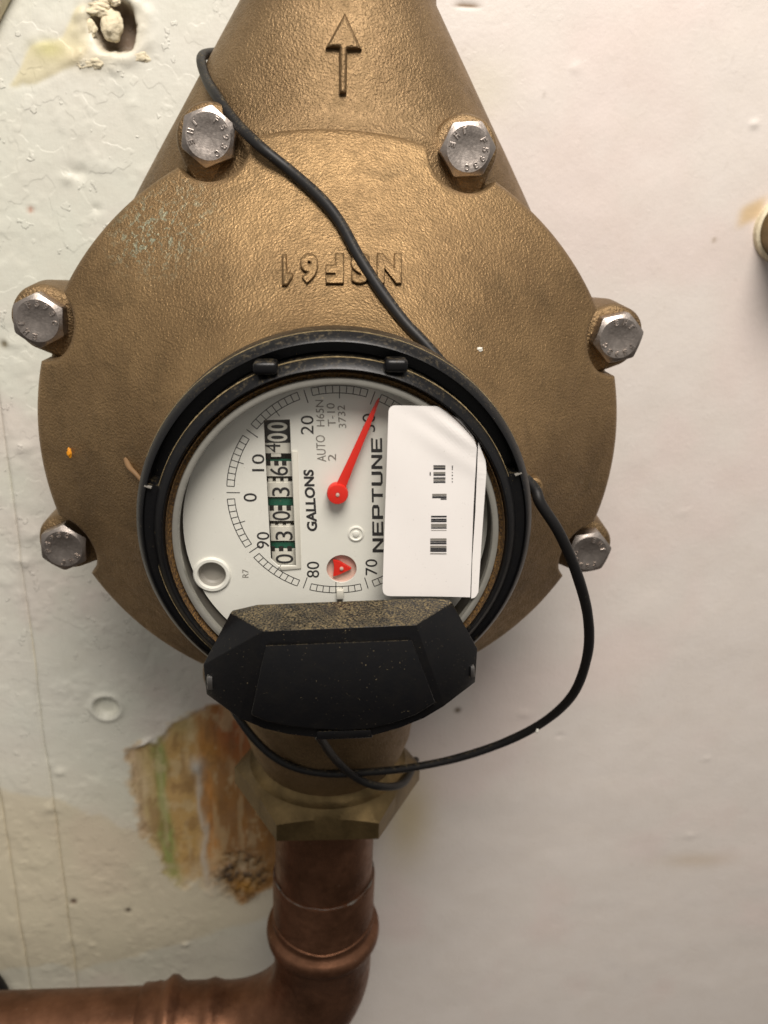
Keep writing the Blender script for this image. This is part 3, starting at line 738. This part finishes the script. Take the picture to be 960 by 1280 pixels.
def od_text(s, x0, x1, y0, y1, mat, name='digit', bold=0, dep=-.08):
    text_mesh(name, s, mat, odo, lambda u, v, h: tuple(od(x1-v*(x1-x0), y1-u*(y1-y0), dep)), bold=bold)
for s, x0, x1, y0, y1 in [('0', 150, 285, 1115, 1186), ('3', 148, 280, 940, 1006), ('0', 125, 262, 786, 856), ('3', 122, 258, 604, 672), ('6', 105, 245, 446, 514), ('4', 68, 185, 270, 338)]:
    od_text(s, x0, x1, y0, y1, M_ink)
for y0, y1 in [(108, 176), (192, 256)]: od_text('0', 86, 240, y0, y1, M_white, bold=.02, dep=-.26)
for y0, y1 in [(1022, 1066), (690, 742), (396, 408)]: od_patch('green_gear', y0, y1, M_greengear, .5, parent=odo)
for yy in (1078, 768, 425):     # notches in the near rim of a wheel, and teeth on the far rim
    for xx in (95, 160, 225) if yy != 425 else (88, 150, 210): od_patch('notch', yy-18, yy+14, M_dark, -.05, xx-40 if yy > 1000 else xx-30, xx-6 if yy > 1000 else xx+4, odo, 3)
for yy in (545, 893):
    for xx in (92, 150, 210): od_patch('tooth', yy-4, yy+32, M_white, .2, xx-24, xx+8, odo, 3)
for (xa, xb, ya, yb) in [(100, 175, 345, 372), (70, 90, 310, 392), (130, 170, 318, 345), (200, 225, 262, 300)]: od_patch('tooth', ya, yb, M_white if xa < 110 and ya > 340 or xa == 130 else M_dark, .1, xa, xb, odo, 3)
# white moulded edge of the window
ed = [O4(272, 330), O4(318, 330), O4(345, 1226), O4(196, 1240), O4(170, 1208), O4(306, 1204)]
q = [tuple(D(a, b, .3)) for a, b in ed]; q2 = [tuple(D(a, b, -.1)) for a, b in ed]
o = mesh('window_edge', q+q2, [(0, 1, 2, 5), (5, 2, 3, 4)]+[(i, (i+1) % 6, 6+(i+1) % 6, 6+i) for i in range(6)], M_white, odo); bevel_mesh(o.data, .15)

# ---- sticker across the right of the glass
def stick_y(x, z):
    r = math.hypot(x, z-BZ); t = min(1, max(0, (r-31)/3.2)); t = t*t*(3-2*t)
    c1 = at(575, 545, -74); dx, dz = x-c1.x, z-c1.z; s = dx*.55+dz*.83; al = dx*.83-dz*.55
    bulge = .34*math.exp(-(s/1.6)**2)*math.exp(-(al/8)**2)+.25*math.exp(-((s+4)/2)**2-(al/9)**2)
    return -73.1-.1*t-bulge-.05*math.sin(x*.35+z*.2)
def rounded(pts, rads):
    out = []
    n = len(pts)
    for i, (p, r) in enumerate(zip(pts, rads)):
        p = Vector(p); a = (Vector(pts[i-1])-p).normalized(); b = (Vector(pts[(i+1) % n])-p).normalized()
        if r == 0: out.append(tuple(p)); continue
        for k in range(7):
            t = k/6; out.append(tuple((p+a*r)*(1-t)**2+p*2*t*(1-t)+(p+b*r)*t*t))
    return out
def sheet(name, outline_px, mat, parent, lift=0, step=.8, th=.06):
    bd = []
    for i in range(len(outline_px)):
        a, b = outline_px[i], outline_px[(i+1) % len(outline_px)]; k = max(1, int(math.hypot(b[0]-a[0], b[1]-a[1])/6))
        for j in range(k): bd.append((a[0]+(b[0]-a[0])*j/k, a[1]+(b[1]-a[1])*j/k))
    P = [at(x, y, -73.4) for x, y in bd]; P2 = [Vector((p.x, p.z)) for p in P]; nb = len(P2)
    xs = [p.x for p in P2]; zs = [p.y for p in P2]
    poly = [(p.x, p.y) for p in P2]
    gx, gz = np.meshgrid(np.arange(min(xs), max(xs), step), np.arange(min(zs), max(zs), step)); gx, gz = gx.ravel(), gz.ravel()
    sd = poly_sd(gx, gz, poly)
    for x, z, s in zip(gx, gz, sd):
        if s < -.45: P2.append(Vector((x, z)))
    vo, eo, fo, *_ = delaunay_2d_cdt(P2, [(i, (i+1) % nb) for i in range(nb)], [], 1, 1e-5)
    vs = [(v.x, stick_y(v.x, v.y)-lift, v.y) for v in vo]
    o = mesh(name, vs, [tuple(f) for f in fo], mat, parent)
    md = o.modifiers.new('thickness', 'SOLIDIFY'); md.thickness = th*MM; md.offset = 0; return o
main = rounded([(486, 507), (547, 508), (575, 525), (592, 546), (596, 560), (592, 640), (588, 747), (478, 745.5)], [9, 3, 3, 3, 0, 0, 0, 10])
stk = sheet('sticker', main, M_paper, meter); stk['label'] = 'white paper sticker with barcode fragments stuck over the glass'
sheet('sticker_fold', rounded([(597.5, 552), (607, 576), (608, 590), (604, 650), (598, 740), (594, 748), (589, 748), (590.5, 700), (594.5, 640)], [0, 4, 3, 0, 0, 5, 0, 0, 0]), M_paper, stk, .12)
sheet('gap_shade', [(594, 545), (600, 560), (598.5, 600), (596, 640), (592.5, 700), (590, 735), (588, 735), (589.5, 690), (590.5, 640), (594, 590)], M_dark, stk, -.25)  # dark strip standing in for the shade between sticker and fold
def bars(x0, x1, rows, sk=0):
    for (ya, yb, mt) in rows:
        vs = []
        for i in range(4):
            for yy in (ya, yb):
                q = at(x0+(x1-x0)*i/3, yy, -73.4); vs.append((q.x, stick_y(q.x, q.z)-.1, q.z))
        mesh('barcode_bar', vs, [(2*i, 2*i+1, 2*i+3, 2*i+2) for i in range(3)], mt, stk)
B = lambda v: 560+v/6.74
K, G = M_ink, M_greyink
bars(542, 557, [(B(148), B(158), K), (B(160), B(170), G), (B(172), B(184), K), (B(204), B(222), G), (B(225), B(236), K), (B(250), B(261), K), (B(264), B(278), G), (B(283), B(296), K)])
bars(540.5, 558.5, [(B(388), B(406), G), (B(410), B(424), K)]); bars(551, 558.5, [(B(428), B(437), K)])
bars(539, 558.5, [(B(573), B(586), K), (B(597), B(610), K), (B(613), B(626), K), (B(640), B(655), G), (B(657), B(670), G), (B(673), B(681), K), (B(694), B(698), G)])
bars(538, 558.3, [(B(763), B(783), G), (B(787), B(797), K), (B(801), B(813), K), (B(825), B(843), G), (B(846), B(860), K), (B(863), B(877), K), (B(889), B(897), G)])
for ya, yb in [(150, 158), (162, 172), (178, 186), (206, 212), (228, 238), (256, 266), (284, 292)]: bars(565, 566.3, [(B(ya), B(yb), K)])
bars(537.3, 538.6, [(B(205), B(235), K)])

# ---- flipped-open lid hanging below the dial
LP = {'al': (322, 756, -74.4), 'ar': (536, 748, -74.4), 'bl': (288, 766, -76), 'br': (565, 753, -76), 'cl': (329, 789, -86), 'cr': (520, 781, -86),
      'dl': (254, 831, -76.5), 'dr': (597, 811, -76.5), 'el': (258, 868, -77), 'er': (594, 853, -77), 'fl': (299, 898, -85.5), 'fr': (555, 883, -85.5)}
arc = [(330, 911, -87), (360, 918, -88), (395, 922, -88.6), (430, 923.5, -88.8), (465, 920, -88.6), (500, 910, -88), (530, 898, -87)]
names = list(LP); V = [at(*LP[k]) for k in names]+[at(*a) for a in arc]; ix = {k: i for i, k in enumerate(names)}; A0 = len(names)
sil = ['al', 'bl', 'dl', 'el', 'fl']; loop = [ix[s] for s in sil]+[A0+i for i in range(len(arc))]+[ix[s] for s in ('fr', 'er', 'dr', 'br', 'ar')]
fs = [(ix['al'], ix['bl'], ix['cl'], ix['cr'], ix['br'], ix['ar']), (ix['bl'], ix['dl'], ix['el'], ix['fl'], ix['cl']), (ix['br'], ix['cr'], ix['fr'], ix['er'], ix['dr']),
      tuple([ix['cl'], ix['fl']]+[A0+i for i in range(len(arc))]+[ix['fr'], ix['cr']])]
nv = len(V); BK = {}
for i in loop:
    BK[i] = len(V); v = V[i]; V.append(Vector((v.x*.985, min(v.y+ (1.2 if v.y > -78 else 4.0), -74.2), v.z+(.4 if v.y < -80 else 0))))
for k in range(len(loop)):
    a, b = loop[k], loop[(k+1) % len(loop)]; fs.append((a, b, BK[b], BK[a]))
fs.append(tuple(BK[i] for i in loop[::-1]))
lid = mesh('lid', V, fs, M_lid, meter); bmt = bmesh.new(); bmt.from_mesh(lid.data); bmesh.ops.triangulate(bmt, faces=[f for f in bmt.faces if len(f.verts) > 4]); bmesh.ops.dissolve_limit(bmt, angle_limit=.01, verts=bmt.verts, edges=bmt.edges); bmt.to_mesh(lid.data); bmt.free()
bevel_mesh(lid.data, .75, 18, 4)
lid['label'] = 'open black hinged lid hanging under the dial, dust along its top edge'
# raised panel on the lid
def lid_pt(px, py, off):
    t = (py-789)/(905-789); return at(px, py, -86-2.2*max(0, t)-off)
pp = [(332, 807), (515, 800), (544, 878), (520, 893), (490, 904), (460, 911), (430, 913), (395, 911), (360, 907), (332, 901), (314, 893)]
vs = [tuple(lid_pt(a, b, 1.15)) for a, b in pp]+[tuple(lid_pt(a, b, -1.2)) for a, b in pp]; n = len(pp)
o = mesh('raised_panel', vs, [tuple(range(n)), tuple(range(2*n-1, n-1, -1))]+[(i, (i+1) % n, n+(i+1) % n, n+i) for i in range(n)], M_lid, lid); bevel_mesh(o.data, .25)
tb = [(396, 914), (464, 912), (466, 922), (394, 925)]
vs = [tuple(at(a, b, -89.2)) for a, b in tb]+[tuple(at(a, b, -86.5)) for a, b in tb]
o = mesh('finger_tab', vs, [(0, 1, 2, 3), (7, 6, 5, 4)]+[(i, (i+1) % 4, 4+(i+1) % 4, 4+i) for i in range(4)], M_lid, lid); bevel_mesh(o.data, .35)
for a, b, wd, hg in [(263, 852, 8, 17), (590, 838, 5, 14)]:
    q = [at(a+sx*wd/2, b+sy*hg/2, -78) for sx, sy in ((-1, -1), (1, -1), (1, 1), (-1, 1))]
    vs = [tuple(v+Vector((0, -.8, 0))) for v in q]+[tuple(v+Vector((0, 2, 0))) for v in q]
    o = mesh('hinge_pin', vs, [(0, 1, 2, 3), (7, 6, 5, 4)]+[(i, (i+1) % 4, 4+(i+1) % 4, 4+i) for i in range(4)], M_steelpin, lid); bevel_mesh(o.data, .3)
# seal lugs beside the ring
q = on_dome(168, 592, 0); q0 = on_dome(158, 574, -.5)
tube('seal_lug', spline([q0, q0.lerp(q, .5)+Vector((0, -1.0, 0)), q+Vector((1, -1.5, 0)), q+Vector((4, -2, -4))], 8), .75, M_straw, meter, 12, .5)
q = on_dome(664, 606, 0)
o = lathe_y('seal_lug', [(2.9, q.y+2), (2.7, q.y-2.4), (2.2, q.y-3.0), (1.2, q.y-3.0), (1.0, q.y-1.5), (.02, q.y-1.5)], M_bronze, meter, q.x, q.z, n=40)
q = on_dome(88, 566, 0); lump('yellow_paint_fleck', (q.x, q.y-.05, q.z), 1.1, 3, M_yellow, meter, (.8, .35, 1.2), .6)
q = on_dome(599, 437, 0); lump('white_paint_fleck', (q.x, q.y-.05, q.z), .8, 4, M_white, meter, (1, .4, .8), .5)

# ------------------------------------------------------------------ pipework below the meter
pipe = root('copper_pipework', (0, 40, -324), 'copper elbow and pipe under the meter, joined by a bronze hex nut', 'pipe')
PX = -1.0
def hexnut():
    n = 144; vs = []; R = 38.6
    prof = [(26.8, -139.0, 0), (28.0, -139.9, 0), (29.2, -141.6, 0), (30.6, -142.8, 0), (32.0, -143.4, 0), (32.7, -144.6, 0), (1.0, -147.0, 1), (1.0, -156.6, 1), (.985, -157.0, 1), (23, -157.2, 0)]
    for i in range(n):
        t = 2*math.pi*i/n; ph = t % (math.pi/3)-math.pi/6; rh = R*math.cos(math.pi/6)/math.cos(ph)
        for r, z, hx in prof:
            rr = rh*r if hx else min(r, rh); zz = z
            if hx and z > -150: zz = z-(rh-R*.866)*.42
            vs.append((rr*math.cos(t), AXY+rr*math.sin(t), zz))
    return mesh('hex_nut', vs, grid_faces(n, len(prof), True), M_bronze_s, pipe, 22)
hexnut()
lathe_z('seam', [(27.4, -138.2), (28.1, -138.8), (28.2, -139.6), (27.6, -140.4)], M_solder, pipe, 0, AXY)
lathe_z('adapter_tube', [(21.2, -155), (21.2, -212)], M_copper, pipe, PX, AXY)
sock = lathe_z('socket', [(20.9, -204), (22.2, -204.3), (22.45, -205.5), (22.4, -231.2), (22.8, -232.6), (24.5, -233.4), (25.3, -235.2), (25.5, -237), (25.3, -238.8), (24.5, -240.6), (22.8, -241.4), (22.2, -242.6), (22.2, -258)], M_copper, pipe, PX, AXY, smooth=60)
vs = []
tube('solder_line', [Vector((PX+21.75*math.cos(a), AXY+21.75*math.sin(a), -204.1+.9*mnoise.noise(Vector((math.cos(a)*3, math.sin(a)*3, 2))))) for a in np.linspace(0, 2*math.pi, 140)], lambda t: .12+.8*max(0, mnoise.noise(Vector((t*22, 1, 0)))), M_solder, pipe, 10)
tube('socket_ridge', [Vector((PX+22.3*math.cos(a), AXY+22.3*math.sin(a), -229.5+2.2*abs(math.cos(a)))) for a in np.linspace(0, 2*math.pi, 90)], .7, M_copper, pipe, 10)
BR = 46; cx, cz = PX-BR, -257.5
pth = [Vector((cx+BR*math.cos(R_(a)), AXY, cz+BR*math.sin(R_(a)))) for a in range(0, -92, -3)]
tube('elbow', pth, 22.2, M_copper, pipe, 64)
HZ = cz-BR
def hx(prof, name):
    n = 72; vs = []
    for i in range(n):
        t = 2*math.pi*i/n
        for x, r in prof: vs.append((x, AXY+r*math.cos(t), HZ+r*math.sin(t)))
    return mesh(name, vs, grid_faces(n, len(prof), True), M_copper, pipe, 50)
hx([(cx+1, 22.2), (-49, 22.3), (-51, 22.9), (-53.5, 23.6), (-56, 22.9), (-58, 22.5), (-67, 22.5), (-69, 23.2), (-71.5, 25.2), (-74, 25.3), (-76.5, 23.2), (-78, 22.5), (-80, 22.9), (-82, 22.4), (-86.6, 22.3), (-87, 21.9), (-87, 20)], 'press_fitting')
hx([(-84, 20.8), (-330, 20.8), (-330, 18)], 'pipe')

# ------------------------------------------------------------------ cable
def dm(px, py, off=1.7): return on_dome(px, py, off)
R0 = 1.42
def nk(px, py, off): q = on_neck(px, py); return q+Vector((0, -off, 0))
cp = [at(300, 66, 62), at(270, 66, 46), at(252, 72, 34), at(258, 98, 22), nk(274, 124, 3.0), nk(297, 155, 4.4), dm(325, 183, 3.8), dm(362, 213), dm(400, 247), dm(425, 278), dm(448, 320), dm(475, 362), dm(505, 402), dm(533, 432), dm(566, 470)]
q1 = [Vector((30, -47, 27)), Vector((37, -46, 14)), at(664, 606, -48), at(676, 630, -50), at(700, 668, -50), at(722, 720, -47), at(735, 772, -42), at(734, 820, -36), at(716, 868, -26), at(680, 902, -14), at(630, 928, -4), at(570, 948, 2), at(510, 960, 4), at(460, 965, 5), at(410, 967, 6), at(365, 958, 8), at(330, 936, 10), at(300, 900, 14), at(280, 862, 24)]
cable = root('signal_cable', (0, 0, -150), 'thin black cable looping over the bronze meter, round its dial and below', 'cable')
tube('sheath', spline(cp+q1, 12), R0, M_cable, cable, 20, .06)
tube('cable_tail', spline([at(385, 895, -30), at(402, 925, -18), at(420, 950, -4), at(445, 972, 3), at(475, 983, 6), at(505, 978, 20), at(520, 950, 50)], 12), R0, M_cable, cable, 20, .06)
p = at(671, 914, -14); lump('paint_speck', (p.x, p.y-.4, p.z+.4), .75, 6, M_white, cable, (.7, .5, 1.2), .3)

# ------------------------------------------------------------------ other things at the frame's edges
stub = root('bronze_pipe_stub', tuple(at(1022, 288, WY)), 'bronze pipe end jutting from the wall at the right edge', 'pipe')
c = at(1022, 288, WY-20)
lathe_y('stub', [(.05, 56), (10.5, 56), (11.5, 57.5), (11.5, 66), (11.5, WY+3)], M_bronze_s, stub, c.x-1, c.z)
lathe_y('plaster_collar', [(11.6, WY-3), (12.6, WY-2), (13.2, WY+2)], M_plaster, stub, c.x-1, c.z)
dk = tube('black_hose', spline([at(-60, 1190, 72), at(-22, 1212, 72), at(0, 1236, 72), at(14, 1275, 72)], 8), 3.4, M_cable, None, 16)
tag(dk, 'black hose just showing above the copper pipe at the left edge', 'hose')
for o in C.objects:
    if '_root' in o: del o['_root']
